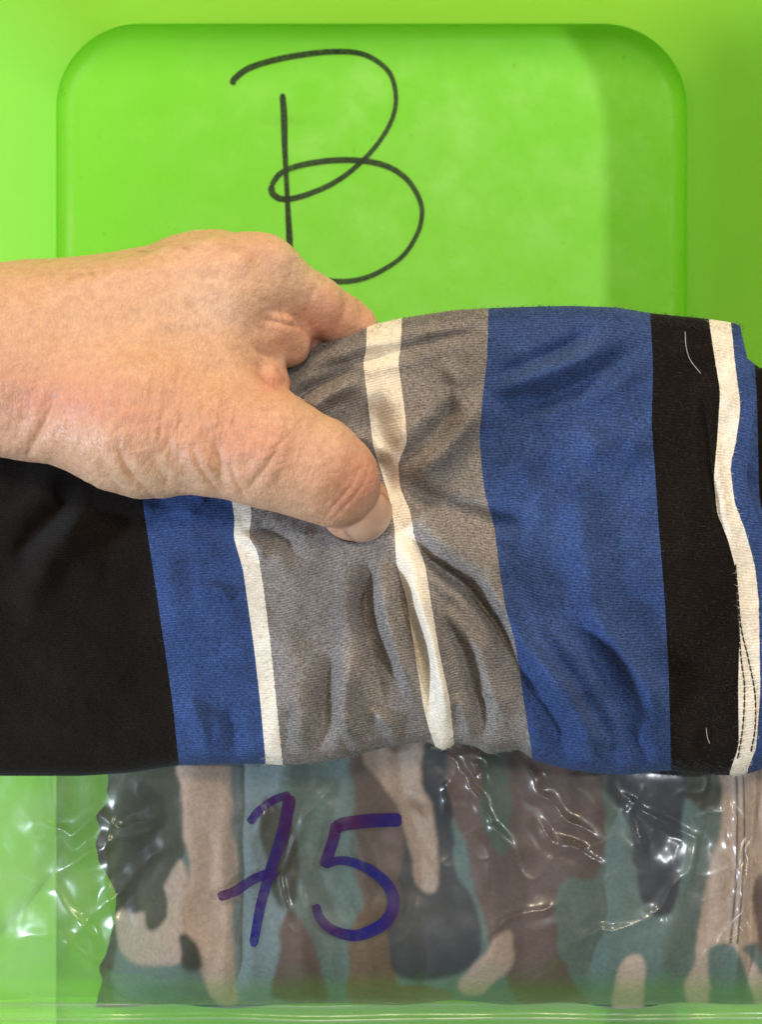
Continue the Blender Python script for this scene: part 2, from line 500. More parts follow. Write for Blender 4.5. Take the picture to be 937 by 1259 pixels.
shapes = [
    (TEAL, [(100, 700), (1200, 700), (1200, 1300), (100, 1300)]),
    (DGR, [(100, 800), (225, 800), (222, 960), (228, 1040), (205, 1085), (215, 1140), (150, 1150), (135, 1190), (100, 1200)]),
    (TAN, [(140, 1122), (175, 1118), (200, 1092), (222, 1060), (250, 1150), (262, 1225), (240, 1190), (200, 1185), (155, 1178), (143, 1160)]),
    (DGR, [(218, 1150), (236, 1150), (245, 1190), (225, 1190)]),
    (DGR, [(180, 1098), (200, 1095), (204, 1125), (196, 1143), (180, 1138)]),
    (BLK, [(148, 975), (170, 960), (196, 975), (200, 1010), (184, 1060), (172, 1078), (170, 1120), (150, 1115), (140, 1080), (150, 1030)]),
    (PTAN, [(220, 800), (286, 800), (288, 960), (284, 1010), (292, 1060), (288, 1130), (293, 1226), (262, 1226), (245, 1165), (228, 1140), (232, 1060), (221, 1000)]),
    (BTEAL, [(286, 800), (345, 800), (345, 960), (325, 1010), (330, 1060), (350, 1110), (346, 1230), (293, 1230), (289, 1120), (292, 1060), (284, 1010)]),
    (DGR, [(320, 985), (342, 990), (362, 1025), (366, 1080), (355, 1120), (340, 1110), (325, 1060)]),
    (TEAL, [(360, 800), (440, 800), (438, 960), (440, 1060), (432, 1140), (430, 1230), (398, 1230), (392, 1180), (372, 1140), (362, 1100), (368, 1030)]),
    (BRN, [(345, 1140), (358, 1122), (385, 1160), (398, 1200), (400, 1230), (340, 1230), (342, 1180)]),
    (BRN, [(438, 800), (520, 800), (500, 960), (498, 1060), (492, 1110), (476, 1150), (440, 1090), (436, 1020)]),
    (OBR, [(436, 1130), (470, 1100), (482, 1150), (484, 1230), (428, 1230), (430, 1170)]),
    (NAVY, [(505, 800), (570, 800), (560, 980), (558, 1060), (582, 1110), (588, 1170), (560, 1200), (510, 1205), (482, 1190), (478, 1140), (490, 1090), (498, 1020)]),
    (TAN, [(436, 800), (528, 800), (520, 940), (532, 1010), (542, 1070), (538, 1092), (527, 1101), (515, 1090), (505, 1050), (490, 1000), (465, 955), (448, 925)]),
    (BRN, [(545, 800), (600, 800), (640, 960), (620, 1020), (640, 1060), (600, 1080), (590, 1120), (572, 1040), (556, 980)]),
    (GTEAL, [(590, 800), (650, 800), (632, 960), (630, 1020), (618, 1052), (596, 1020), (592, 960)]),
    (BRN, [(632, 800), (748, 800), (744, 960), (748, 1010), (738, 1060), (725, 1083), (692, 1085), (684, 1130), (688, 1180), (722, 1240), (645, 1240), (620, 1190), (600, 1160), (586, 1080), (600, 1050), (628, 1030)]),
    (TAN, [(565, 1210), (598, 1165), (625, 1145), (632, 1180), (600, 1215), (575, 1225)]),
    (OBR, [(480, 1215), (520, 1212), (560, 1228), (520, 1240), (484, 1240)]),
    (NAVY, [(742, 800), (842, 800), (840, 1010), (838, 1080), (828, 1118), (812, 1130), (795, 1122), (784, 1090), (776, 1030), (758, 985), (748, 955)]),
    (DGR, [(840, 800), (892, 800), (890, 960), (872, 1000), (850, 985), (840, 960)]),
    (PTAN, [(892, 800), (1200, 800), (1200, 1150), (937, 1160), (925, 1190), (905, 1185), (880, 1195), (856, 1192), (862, 1130), (876, 1060), (888, 985)]),
    (PTAN, [(845, 1205), (880, 1150), (937, 1200), (937, 1300), (880, 1300), (855, 1250)]),
    (PTAN, [(756, 1210), (768, 1185), (788, 1176), (795, 1200), (794, 1240), (782, 1262), (760, 1250)]),
    (TEAL, [(872, 1175), (890, 1160), (908, 1170), (918, 1200), (926, 1240), (920, 1300), (885, 1300), (876, 1230)]),
    (BRN, [(932, 1080), (1000, 1060), (1010, 1150), (960, 1200), (930, 1150)]),
    (NAVY, [(1010, 900), (1090, 880), (1100, 1010), (1040, 1050)]),
]
def inside(x, y, poly):
    poly = np.array(poly, float); r = np.zeros(x.shape, bool)
    j = len(poly) - 1
    for i in range(len(poly)):
        xi, yi = poly[i]; xj, yj = poly[j]
        if yi != yj:
            r ^= ((yi > y) != (yj > y)) & (x < (xj - xi) * (y - yi) / (yj - yi) + xi)
        j = i
    return r
def smoothpoly(p, n=6):
    p = np.array(p, float); m = len(p)
    q = np.vstack([p[-1], p, p[0], p[1]])
    out = []
    for i in range(1, m + 1):
        for t in np.linspace(0, 1, n, endpoint=False):
            out.append(0.5 * (2*q[i] + (-q[i-1] + q[i+1])*t + (2*q[i-1] - 5*q[i] + 4*q[i+1] - q[i+2])*t*t + (-q[i-1] + 3*q[i] - 3*q[i+1] + q[i+2])*t**3))
    return np.array(out)
gx = np.arange(118, 1130, 1.6); gy = np.arange(820, 1243, 1.8)
X, Y = np.meshgrid(gx, gy, indexing='ij')
G0 = X.copy()
X = X + (12 + 13 * vnoise(Y / 48, Y * 0, 55) + 5 * vnoise(Y / 17, Y * 0, 56)) * np.exp(-(X - 118) / 45)
G1 = Y.copy()
Y = Y - (6 + 6 * vnoise(X / 70, X * 0, 57)) * np.exp(-(1243 - Y) / 30)
Zg = pile(X, Y) + camo_folds(X, Y) * np.clip((X - 118) / 60, 0, 1) * np.clip((1243 - Y) / 60, 0, 1)
col = np.zeros(X.shape + (3,))
wx = X + 4 * vnoise(X / 22, Y / 22, 21); wy = Y + 4 * vnoise(X / 22, Y / 22, 22)
for c, p in shapes:
    col[inside(wx, wy, smoothpoly(p))] = c
for _ in range(2):
    cp = np.pad(col, ((1, 1), (1, 1), (0, 0)), mode='edge')
    col = sum(cp[a_:a_ + col.shape[0], b_:b_ + col.shape[1]] for a_ in range(3) for b_ in range(3)) / 9
Vt = P(X, Y, Zg)
# bottom shell of the garment
Zb = -690 + 60 * (1 - np.clip((X - 118) / 80, 0, 1)) ** 2 + 0 * X
edge = np.minimum.reduce([(X - 118) / 60, (1243 - Y) / 45, (1130 - X) / 40, (Y - 820) / 40]); edge = np.clip(edge, 0, 1)
Zb = Zg.min() - 4 + (Zb - Zg.min()) * np.sqrt(edge)
Zb = np.minimum(Zb, Zg - 1)
nxg, nyg = X.shape
Vb = P(X, Y, np.minimum(Zb, Zg - 1)); kk = Vt[..., 0] * 0
Vb[..., 0] = Vt[..., 0]; Vb[..., 1] = Vt[..., 1]
F1 = grid_faces(nxg, nyg)[:, ::-1]
F2 = grid_faces(nxg, nyg) + nxg * nyg
V = np.vstack([Vt.reshape(-1, 3), Vb.reshape(-1, 3)])
bi = np.r_[np.arange(nyg), np.arange(1, nxg) * nyg + nyg - 1, ((nxg - 1) * nyg + np.arange(nyg - 2, -1, -1)), np.arange(nxg - 2, 0, -1) * nyg]
F3 = np.stack([bi, np.roll(bi, -1), np.roll(bi, -1) + nxg * nyg, bi + nxg * nyg], -1)
camo = mesh('camouflage_garment', V, np.vstack([F1, F2, F3]), mat_camo())
cc = np.concatenate([col.reshape(-1, 3)] * 2); cc = np.c_[cc, np.ones(len(cc))]
set_attr(camo, 'dye', cc, 'FLOAT_COLOR')
camo['label'] = 'folded teal, brown and tan camouflage garment packed inside the clear bag'
camo['category'] = 'garment'
# seam threads down the tan panel
thread_tan = mat_simple('seam_thread', (0.16, 0.12, 0.09), 0.8)
def tube(pts3, r, mat, parent, name, sides=6):
    c = np.array(pts3); tg = np.gradient(c, axis=0); tg /= np.linalg.norm(tg, axis=1)[:, None] + 1e-12
    up = np.array([0, 0, 1.0]); s = np.cross(tg, up); s /= np.linalg.norm(s, axis=1)[:, None] + 1e-12
    q = np.cross(s, tg)
    a = np.linspace(0, 2 * math.pi, sides, endpoint=False)
    rr = np.asarray(r) * np.ones(len(c))
    V = c[:, None, :] + rr[:, None, None] * (np.cos(a)[None, :, None] * s[:, None, :] + np.sin(a)[None, :, None] * q[:, None, :])
    return mesh(name, V.reshape(-1, 3), grid_faces(len(c), sides, True), mat, parent)
def zcamo(px, py):
    return pile(px, py) + camo_folds(px, py)
for off in (0, 9):
    ys = np.linspace(945, 1160, 50)
    xs = 905 + off + 5 * np.sin((ys - 940) / 70) - (ys - 940) * 0.03
    tube(P(xs, ys, zcamo(xs, ys) + 1.5), 1.1 * M, thread_tan, camo, 'seam')

# ------------------------------------------------------------------ the bag
bagr = empty('plastic_bag', 'clear crinkled plastic bag numbered in blue marker, below the striped fabric', 'bag')
film = mat_film()
ridges = [  # (polyline, height, width)
    ([(545, 925), (575, 965), (600, 1010), (632, 1050)], 13, 6), ([(640, 930), (665, 975), (700, 1010), (742, 1030)], 14, 6),
    ([(655, 1000), (680, 1035), (715, 1045), (745, 1070)], 10, 5), ([(575, 935), (590, 950), (600, 970)], 9, 5),
    ([(560, 945), (545, 975), (552, 1010)], 8, 5), ([(740, 955), (790, 1000), (870, 1035)], 9, 4), ([(790, 960), (775, 1000), (800, 1060)], 8, 4),
    ([(900, 960), (905, 1040), (912, 1120), (890, 1200)], 10, 5), ([(930, 1000), (912, 1100), (937, 1180)], 8, 5),
    ([(0, 970), (40, 1010), (90, 1025), (120, 1005), (150, 1020), (230, 985)], 14, 6), ([(30, 1100), (90, 1060), (150, 1030), (220, 1005)], 14, 7),
    ([(60, 1190), (130, 1110), (190, 1050), (225, 1010)], 12, 6), ([(0, 1160), (60, 1150), (130, 1190), (220, 1210)], 12, 6),
    ([(300, 945), (320, 1000), (300, 1080)], 6, 6), ([(430, 940), (380, 1000), (345, 1080), (360, 1180)], 7, 5),
    ([(660, 1200), (720, 1150), (800, 1130), (850, 1060)], 7, 5), ([(855, 1190), (895, 1150), (937, 1140)], 11, 5),
    ([(590, 1160), (640, 1120), (700, 1110)], 7, 5), ([(150, 950), (130, 1050), (140, 1150), (180, 1215)], 10, 6),
    ([(0, 1060), (60, 1090), (110, 1150), (120, 1220)], 10, 6)]
def bagz(px, py):
    px = np.asarray(px, float); py = np.asarray(py, float)
    g = pile(px, py) + camo_folds(px, py) * np.clip((px - 118) / 60, 0, 1) * np.clip((1243 - py) / 60, 0, 1)
    slope = -92 - 0.22 * 28 * np.log1p(np.exp((200 - np.clip(px, -300, 1200)) / 28)) + 10 * vnoise(px / 110, py / 150, 58) - 90 * np.clip((py - 1130) / 110, 0, 1) ** 2.6
    z = np.maximum(g, slope)
    z = 0.5 * z + 0.5 * slope + 10
    def crease(sx, sy, seed, wv):
        n_ = vnoise(px / sx + 0.6 * vnoise(px / wv, py / wv, seed + 5), py / sy + 0.6 * vnoise(px / wv, py / wv, seed + 6), seed)
        return np.exp(-np.abs(n_) / 0.07)
    calm = 0.45 + 0.55 * sstep(60, 260, px)
    z = z + calm * 2.2 * crease(70, 90, 35, 60) * (0.5 + 0.5 * vnoise(px / 50, py / 50, 38)) + calm * 1.1 * crease(34, 46, 45, 30) * (0.5 + 0.5 * vnoise(px / 70, py / 70, 48))
    z = z + 5 * vnoise(px / 60, py / 60, 31) + 1.3 * vnoise(px / 19, py / 26, 32)
    for pl, a, wd in ridges:
        qx = px + 5 * vnoise(px / 18, py / 18, 33); qy = py + 5 * vnoise(px / 18, py / 18, 34)
        d, s, tt = poly_dist(qx, qy, pl)
        tp = np.sin(np.clip(tt, 0.0, 1) * math.pi) * (0.75 + 0.25 * np.sin(tt * 17 + a))
        z = z + (0.5 + 0.4 * sstep(150, 500, px)) * a * np.exp(-(d / wd) ** 1.3) * tp - 0.2 * a * np.exp(-((d - 2.4 * wd) / (1.3 * wd)) ** 2) * tp
    return np.maximum(z, g + 4)
BX0, BX1, BY0, BY1 = -330, 1180, 780, 1236
gx = np.r_[np.arange(BX0, 0, 6), np.arange(0, 960, 2.4), np.arange(960, BX1 + 1, 8)]; gy = np.r_[np.arange(BY0, 925, 6), np.arange(925, BY1 + .1, 2.3)]
X, Y = np.meshgrid(gx, gy, indexing='ij')
Zs = bagz(X, Y)
sealz = -225.0
e = np.clip(np.minimum.reduce([(X - BX0) / 260, (BX1 - X) / 40, (BY1 - Y) / 30]), 0, 1)
e = np.sqrt(1 - (1 - e) ** 2)
Zf = sealz + (Zs - sealz) * e
Zf = np.where((X > 105) & (Y < 1243), np.maximum(Zf, pile(X, Y) + camo_folds(X, Y) * np.clip((1243 - Y) / 60, 0, 1) + 3), Zf)
Zbk = sealz + (-680 - sealz) * np.clip(np.minimum.reduce([(X - BX0) / 300, (BX1 - X) / 50, (BY1 - Y) / 60]), 0, 1) ** 0.6 + 8 * vnoise(X / 50, Y / 50, 41)
Zbk = np.minimum(Zbk, Zf - 0.5)
Zbk = np.maximum(Zbk, -700)
VF = P(X, Y, Zf); VB = P(X, Y, Zbk); VB[..., :2] = VF[..., :2]
nxb, nyb = X.shape
V = np.vstack([VF.reshape(-1, 3), VB.reshape(-1, 3)])
fo = mesh('film', V, np.vstack([grid_faces(nxb, nyb)[:, ::-1], grid_faces(nxb, nyb) + nxb * nyb]), film, bagr)
mk = np.zeros(len(V))
lft = (sstep(200, 60, X) * (0.30 + 0.25 * vnoise(X / 40, Y / 40, 51))).ravel()
mk[:len(lft)] = np.clip(lft, 0, 1)
set_attr(fo, 'milky', mk)
# welded bottom seal: a flat double strip with two pressed lines
xs = np.arange(BX0, BX1, 8.0); prof_s = [(1232, 1.5), (1235, 4), (1238, 1.5), (1243, 1), (1250, 1), (1253, 3.5), (1256, 1), (1266, 0), (1278, 0)]
rows = []
for py, dz in prof_s:
    rows.append(P(xs, py + 3 * vnoise(xs / 130, xs * 0, 61) - (xs - 468) * 0.006, sealz + dz * 2.2 + 3 * vnoise(xs / 60, xs * 0 + py / 40, 62) + 6))
V = np.stack(rows, 1)
sl = mesh('bottom_seal', V.reshape(-1, 3), grid_faces(len(xs), len(prof_s)), film, bagr)
set_attr(sl, 'milky', np.tile([.8, 1.3, .8, .45, .45, 1.1, .45, .3, .3], len(xs)))
blue_ink = mat_marker('blue_marker_ink', (0.008, 0.008, 0.13), (0.050, 0.008, 0.065), 0.35, 0.93)
lay = [2.0]
def on_bag(px, py):
    return P(px, py, bagz(px, py) + lay[0])
d7a = ribbon('x', [(306, 1012), (318, 997), (338, 983), (357, 977)], 10, on_bag, None, None, n=14); lay[0] = 3
d7b = ribbon('x', [(357, 978), (348, 1023), (332, 1072), (320, 1115), (311, 1164)], 14, on_bag, None, None, lambda u: 1.15 - .35 * u, n=14); lay[0] = 4
d7c = ribbon('x', [(268, 1103), (288, 1096), (314, 1080), (340, 1071)], 12, on_bag, None, None, n=14)
V, F = join([d7a, d7b, d7c])
dg = mesh('marker_digit', V, F, blue_ink, bagr); dg['label'] = 'digit 7 with a crossbar, leaning, in blue marker'
lay[0] = 2
d5a = ribbon('x', [(494, 1008), (459, 1009), (425, 1013), (412, 1018)], 17, on_bag, None, None, n=14); lay[0] = 3
d5b = ribbon('x', [(414, 1012), (410, 1032), (404, 1050), (399, 1066)], 14, on_bag, None, None, n=14); lay[0] = 4
d5c = ribbon('x', [(398, 1064), (421, 1058), (453, 1068), (478, 1090), (484, 1113), (471, 1136), (439, 1150), (410, 1144), (394, 1129), (388, 1112)], 12, on_bag, None, None, lambda u: 0.85 + .45 * np.sin(u * 3.1) ** 2, n=14)
V, F = join([d5a, d5b, d5c])
dg = mesh('marker_digit', V, F, blue_ink, bagr); dg['label'] = 'digit 5 in blue marker'

# ------------------------------------------------------------------ striped cloth
def PL(pts):
    a = np.array(pts, float)
    yy = np.arange(300, 1000, 2.0)
    xx = np.interp(yy, a[:, 0], a[:, 1])
    k = np.exp(-(np.arange(-12, 13) / 4.0) ** 2); k /= k.sum()
    xs = np.convolve(np.pad(xx, 12, mode='edge'), k, 'valid')
    return lambda y: np.interp(y, yy, xs)
bounds = [
    PL([(300, -420), (1000, -420)]),
    PL([(400, 150), (615, 173), (700, 186), (800, 201), (870, 211), (940, 218), (1000, 222)]),
    PL([(400, 262), (615, 284), (640, 288), (660, 286), (700, 298), (800, 312), (870, 320), (938, 326), (1000, 330)]),
    PL([(400, 285), (610, 306), (640, 308), (658, 303), (680, 316), (720, 322), (800, 332), (880, 340), (938, 346), (1000, 350)]),
    PL([(380, 452), (403, 450), (436, 449), (442, 445), (500, 452), (550, 458), (575, 467), (610, 478), (650, 485), (690, 486), (740, 500), (820, 512), (870, 520), (900, 528), (930, 540)]),
    PL([(380, 494), (400, 494), (436, 492), (442, 489), (500, 497), (545, 501), (568, 489), (600, 492), (630, 505), (660, 509), (690, 522), (740, 530), (800, 540), (860, 553), (890, 556), (930, 560)]),
    PL([(370, 598), (440, 596), (490, 590), (540, 586), (600, 592), (650, 605), (700, 611), (750, 619), (790, 631), (850, 640), (920, 651), (960, 654)]),
    PL([(370, 797), (450, 801), (520, 799), (600, 805), (650, 808), (740, 815), (830, 820), (940, 823)]),
    PL([(370, 870), (394, 872), (433, 878), (481, 886), (544, 882), (588, 878), (631, 882), (665, 896), (699, 905), (772, 910), (845, 908), (917, 909), (951, 897)]),
    PL([(370, 897), (396, 899), (457, 905), (500, 911), (544, 905), (573, 898), (617, 903), (651, 916), (694, 928), (738, 933), (850, 935), (920, 930), (950, 918)]),
    PL([(370, 906), (399, 910), (447, 921), (486, 931), (534, 924), (593, 918), (622, 927), (680, 950), (740, 958), (850, 956), (920, 946), (950, 934)]),
]
topx = np.array([(-420, 540), (-100, 500), (150, 470), (300, 462), (350, 450), (380, 427), (420, 410), (450, 401), (494, 391), (560, 381), (600, 379), (650, 377), (700, 376), (760, 378), (800, 385), (870, 392), (905, 397), (925, 408), (960, 420)], float)
botx = np.array([(-420, 948), (0, 954), (100, 954), (160, 950), (218, 941), (270, 940), (325, 939), (346, 941), (390, 938), (430, 931), (470, 920), (505, 914), (528, 912), (545, 924), (560, 914), (585, 917), (600, 928), (640, 921), (655, 934), (700, 946), (740, 951), (770, 953), (823, 947), (870, 952), (910, 954), (960, 940)], float)
def smooth_curve(a, s=6):
    xx = np.arange(-420, 961, 2.0); yy = np.interp(xx, a[:, 0], a[:, 1])
    k = np.exp(-(np.arange(-3 * s, 3 * s + 1) / s) ** 2 / 1.0); k /= k.sum()
    ys = np.convolve(np.pad(yy, 3 * s, mode='edge'), k, 'valid')
    return lambda x: np.interp(x, xx, ys)
topf, botf = smooth_curve(topx, 4), smooth_curve(botx, 3)

THUMB = [((250, 535, 118), 70), ((330, 553, 118), 70), ((385, 576, 112), 63), ((413, 591, 104), 56), ((437, 622, 58), 42)]
def press(px, py, z):
    """the thumb pushes the cloth down below itself"""
    lim = np.full(px.shape, 1e3)
    for (a, ra), (b, rb) in zip(THUMB[:-1], THUMB[1:]):
        a_, b_ = np.array(a, float), np.array(b, float); d = b_[:2] - a_[:2]
        t = np.clip(((px - a_[0]) * d[0] + (py - a_[1]) * d[1]) / (d @ d), 0, 1)
        dd = np.hypot(px - a_[0] - t * d[0], py - a_[1] - t * d[1])
        r = ra + (rb - ra) * t + 1; zc = a_[2] + (b_[2] - a_[2]) * t
        l = np.where(dd < r, zc - np.sqrt(np.clip(r * r - dd * dd, 0, None)), 1e3)
        lim = np.minimum(lim, l)
    return np.minimum(z, lim)
# (polyline, height, width, profile) — profile 'r' ridge, 'c' sharp crease with a shoulder on its right-hand side
folds = [
    ([(372, 520), (395, 488), (425, 472), (450, 470)], 17, 12, 'r'), ([(350, 497), (385, 477), (425, 458), (452, 455)], -20, 7, 'c'),
    ([(355, 468), (400, 452), (447, 440), (490, 432), (540, 415), (600, 408)], -10, 6, 'c'), ([(360, 455), (400, 436), (450, 424), (500, 414)], 7, 9, 'r'),
    ([(456, 480), (464, 530), (472, 575), (481, 620)], -18, 16, 'r'), ([(430, 540), (462, 566), (476, 582)], -16, 6, 'c'),
    ([(480, 570), (510, 556), (545, 520), (560, 480)], -14, 9, 'c'), ([(505, 590), (540, 560), (580, 515), (596, 470)], 11, 16, 'r'),
    ([(484, 585), (530, 612), (600, 640), (660, 650)], -9, 12, 'r'),
    ([(488, 640), (530, 690), (575, 722), (610, 765), (640, 830)], -19, 7, 'c'), ([(500, 620), (545, 662), (600, 700), (625, 750), (660, 800)], 15, 15, 'r'),
    ([(505, 700), (545, 755), (590, 800), (615, 870), (622, 930)], 10, 13, 'r'), ([(530, 730), (570, 800), (590, 870), (600, 930)], -12, 7, 'c'),
    ([(478, 665), (492, 720), (512, 790), (524, 850), (534, 910)], -15, 8, 'c'), ([(495, 680), (515, 740), (533, 800), (548, 865), (548, 915)], 15, 12, 'r'),
    ([(455, 672), (452, 740), (470, 810), (505, 870), (520, 900)], -12, 9, 'c'), ([(465, 690), (475, 760), (495, 820), (512, 870)], 11, 9, 'r'),
    ([(428, 780), (424, 850), (420, 935)], 13, 13, 'r'), ([(456, 680), (446, 750), (460, 825), (484, 895)], -15, 9, 'c'),
    ([(412, 790), (399, 850), (396, 940)], -12, 10, 'c'), ([(350, 740), (358, 840), (366, 940)], 8, 22, 'r'),
    ([(408, 880), (420, 905), (432, 935)], -10, 6, 'c'), ([(455, 870), (480, 895), (492, 925)], 10, 7, 'r'),
    ([(300, 660), (320, 655), (345, 665), (375, 690)], -8, 8, 'c'), ([(288, 655), (310, 664), (330, 690)], 7, 7, 'r'),
    ([(610, 760), (660, 805), (700, 860), (725, 910), (735, 960)], 20, 15, 'r'), ([(625, 810), (660, 850), (690, 900), (700, 960)], -13, 12, 'c'),
    ([(640, 770), (700, 830), (745, 900), (758, 950)], -14, 9, 'c'), ([(720, 745), (755, 790), (800, 850), (815, 900)], 15, 14, 'r'),
    ([(705, 760), (745, 830), (772, 900), (780, 960)], -11, 14, 'c'), ([(770, 890), (790, 925), (800, 955)], -10, 7, 'c'),
    ([(700, 560), (715, 650), (728, 740), (760, 810)], 9, 20, 'r'), 
    ([(600, 490), (650, 462), (720, 440), (770, 395)], 13, 16, 'r'), ([(595, 470), (640, 452), (700, 425), (745, 395)], -11, 7, 'c'),
    ([(620, 500), (680, 488), (750, 450), (790, 410)], -9, 9, 'c'), ([(700, 560), (760, 540), (810, 560)], 6, 20, 'r'),
    ([(505, 415), (560, 402), (600, 395)], 6, 8, 'r'), ([(540, 440), (565, 470), (560, 510)], 7, 10, 'r'),
    ([(868, 470), (866, 520), (870, 570), (884, 640), (900, 690)], -5, 4, 'c'),
    ([(820, 440), (850, 430), (880, 445)], 6, 12, 'r'), ([(860, 880), (850, 920), (870, 950)], 8, 10, 'r'),
    ([(640, 560), (690, 600), (700, 680)], -6, 22, 'r'), ([(120, 640), (60, 680), (20, 760)], 16, 22, 'r'), ([(100, 600), (60, 640), (10, 690)], -22, 12, 'c'),
    ([(190, 640), (205, 700), (220, 800)], 5, 20, 'r'), ([(236, 730), (262, 722), (290, 738)], 5, 9, 'r'), ([(230, 850), (250, 900), (255, 945)], 7, 9, 'r'), ([(280, 860), (286, 900), (290, 945)], -8, 8, 'c'),
    ([(360, 860), (352, 900), (355, 938)], -8, 7, 'c'), ([(560, 850), (575, 890), (580, 920)], 8, 8, 'r'),
]
def cloth_z(px, py, v, front=True):
    T = 62.0
    nn = 2.7
    prof = (1 - np.abs(2 * v - 1) ** nn) ** (1 / nn)
    zc = np.interp(px, [-420, -200, 0, 200, 330, 420, 700, 960], [-150, -120, -75, -38, -15, 0, 0, -4])
    z = T * prof
    if front:
        f = np.zeros(px.shape)
        for pl, a, wd, kind in folds:
            d, s, tt = poly_dist(px, py, pl)
            tap = sstep(0, 0.30, np.minimum(tt, 1 - tt))
            if kind == 'r': f += 1.6 * a * np.exp(-(d / wd) ** 2) * tap
            else: f += 1.1 * a * tap * (np.exp(-(d / (1.05 * wd)) ** 1.6) - 0.5 * np.exp(-((d - 2.6 * wd) / (1.4 * wd)) ** 2))
        f += 9 * vnoise(px / 85, py / 100, 71) + 3.2 * vnoise(px / 34, py / 44, 72) + 1.3 * vnoise(px / 13, py / 17, 73)
        # pinch valley
        f -= 24 * np.exp(-((px - 470) / 46) ** 2 - ((py - 610) / 60) ** 2)
        z = z + f * np.clip(prof * 1.15, 0, 1)
        return press(px, py, zc + z)
    return zc - z
def build_cloth():
    NV = 300
    tt = np.linspace(0, 1, NV); v = (1 - np.cos(math.pi * tt)) / 2
    v = 0.45 * v + 0.55 * tt
    bx = []
    for b in bounds:
        x = b(np.full(NV, 650.0)); 
        for _ in range(12):
            y = topf(x) + v * (botf(x) - topf(x)); x = 0.5 * x + 0.5 * b(y)
        bx.append(x)
    bx = np.array(bx)
    cols, sc, uu = [], [], []
    ucum = 0
    for i in range(len(bx) - 1):
        wpx = float(np.mean(bx[i + 1] - bx[i]))
        nseg = max(4, int(wpx / (2.0 if i > 0 else 5.0)))
        for q in range(nseg + (1 if i == len(bx) - 2 else 0)):
            s = q / nseg
            cols.append(bx[i] * (1 - s) + bx[i + 1] * s); sc.append(i + s); uu.append(ucum + wpx * s)
        ucum += wpx
    X = np.array(cols); n = len(X)
    Y = topf(X) + v[None] * (botf(X) - topf(X))
    # small outline wobble
    Z = cloth_z(X, Y, np.broadcast_to(v, X.shape))
    Yb = Y.copy()
    Zb = cloth_z(X, Yb, np.broadcast_to(v, X.shape), front=False)
    VF = P(X, Y, Z); VB = P(X, Yb, Zb)
    # back runs reversed, skipping shared ends
    V = np.concatenate([VF, VB[:, -2:0:-1]], 1)
    nv = V.shape[1]
    F = grid_faces(n, nv, True)
    o = mesh('fabric_roll', V.reshape(-1, 3), F, None, None)
    st = np.repeat(np.array(sc)[:, None], nv, 1)
    set_attr(o, 'stripe', st.ravel())
    ww = np.interp(np.array(sc), np.arange(len(bx) - 1) + 0.5, [float(np.mean(bx[i + 1] - bx[i])) for i in range(len(bx) - 1)])
    set_attr(o, 'jitter', np.repeat((2.0 / np.maximum(ww, 15))[:, None], nv, 1).ravel())
    U = np.repeat(np.array(uu)[:, None], nv, 1) * 0.017      # cm of cloth
    seg = np.linalg.norm(np.diff(np.concatenate([V, V[:, :1]], 1), axis=1), axis=2).mean(0)
    W = np.repeat((np.r_[0, np.cumsum(seg[:-1])] * 100)[None], n, 0)
    uvl = o.data.uv_layers.new(name='knit')
    li = np.empty(len(o.data.loops), dtype=np.int32); o.data.loops.foreach_get('vertex_index', li)
    uvl.data.foreach_set('uv', np.stack([U.ravel()[li], W.ravel()[li]], -1).astype(np.float32).ravel())
    global CSC
    CSC = sc
    return o, X, Y, Z, n, nv
shirt = empty('striped_garment', 'bunched jersey garment in black, royal blue, grey and cream stripes, gripped in the hand', 'garment')
roll, CX, CY, CZ, cn, cnv = build_cloth()
roll.parent = shirt
knit = mat_knit('striped_jersey', [BLACK, BLUE, WHITE, GREY, WHITE, GREY, BLUE, BLACK, WHITE, BLUE])
roll.data.materials.append(knit)
# close the two ends
bmv = np.empty(len(roll.data.vertices) * 3, dtype=np.float32)

# layers of the same garment tucked in behind the right-hand end
def tucked(name, xa, xb, top, bot, zc, T, stops, seed, edge_wave):
    NU, NVV = 90, 130
    u = np.linspace(0, 1, NU)[:, None]; v = np.linspace(0, 1, NVV)[None]
    tp = np.interp(xa + (xb - xa) * u, top[0], top[1]); bt = np.interp(xa + (xb - xa) * u, bot[0], bot[1])
    Y = tp + v * (bt - tp)
    X = xa + (xb - xa) * u + edge_wave * vnoise(Y / 55, Y * 0 + seed, seed) + 0.05 * (Y - 650)
    prof = (1 - np.abs(2 * v - 1) ** 2.5) ** (1 / 2.5) * (1 - np.abs(2 * u - 1) ** 6) ** (1 / 3)
    f = 8 * vnoise(X / 28, Y / 50, seed + 1) + 3 * vnoise(X / 11, Y / 22, seed + 2)
    ZF = zc + T * prof + f * prof; ZB = zc - T * prof
    VF = P(X, Y, ZF); VB = P(X, Y, ZB)
    V = np.concatenate([VF, VB[:, -2:0:-1]], 1); nv = V.shape[1]
    o = mesh(name, V.reshape(-1, 3), grid_faces(NU, nv, True), mat_knit(name + '_jersey', stops), shirt)
    set_attr(o, 'stripe', np.repeat(u * (len(stops) - 0.001), nv, 1).ravel())
    set_attr(o, 'jitter', np.full(NU * nv, 0.04))
    U = np.repeat(u * (xb - xa) * 0.017, nv, 1); W = np.repeat(np.linspace(0, 20, nv)[None], NU, 0)
    uvl = o.data.uv_layers.new(name='knit')
    li = np.empty(len(o.data.loops), dtype=np.int32); o.data.loops.foreach_get('vertex_index', li)
    uvl.data.foreach_set('uv', np.stack([U.ravel()[li], W.ravel()[li]], -1).astype(np.float32).ravel())
    return o
tucked('tucked_layer', 880, 1150, ([880, 905, 925, 940, 1000, 1150], [398, 404, 440, 452, 462, 470]), ([880, 1150], [948, 930]), -42, 38, [BLUE, BLACK, BLUE, BLUE, BLACK], 81, 9)

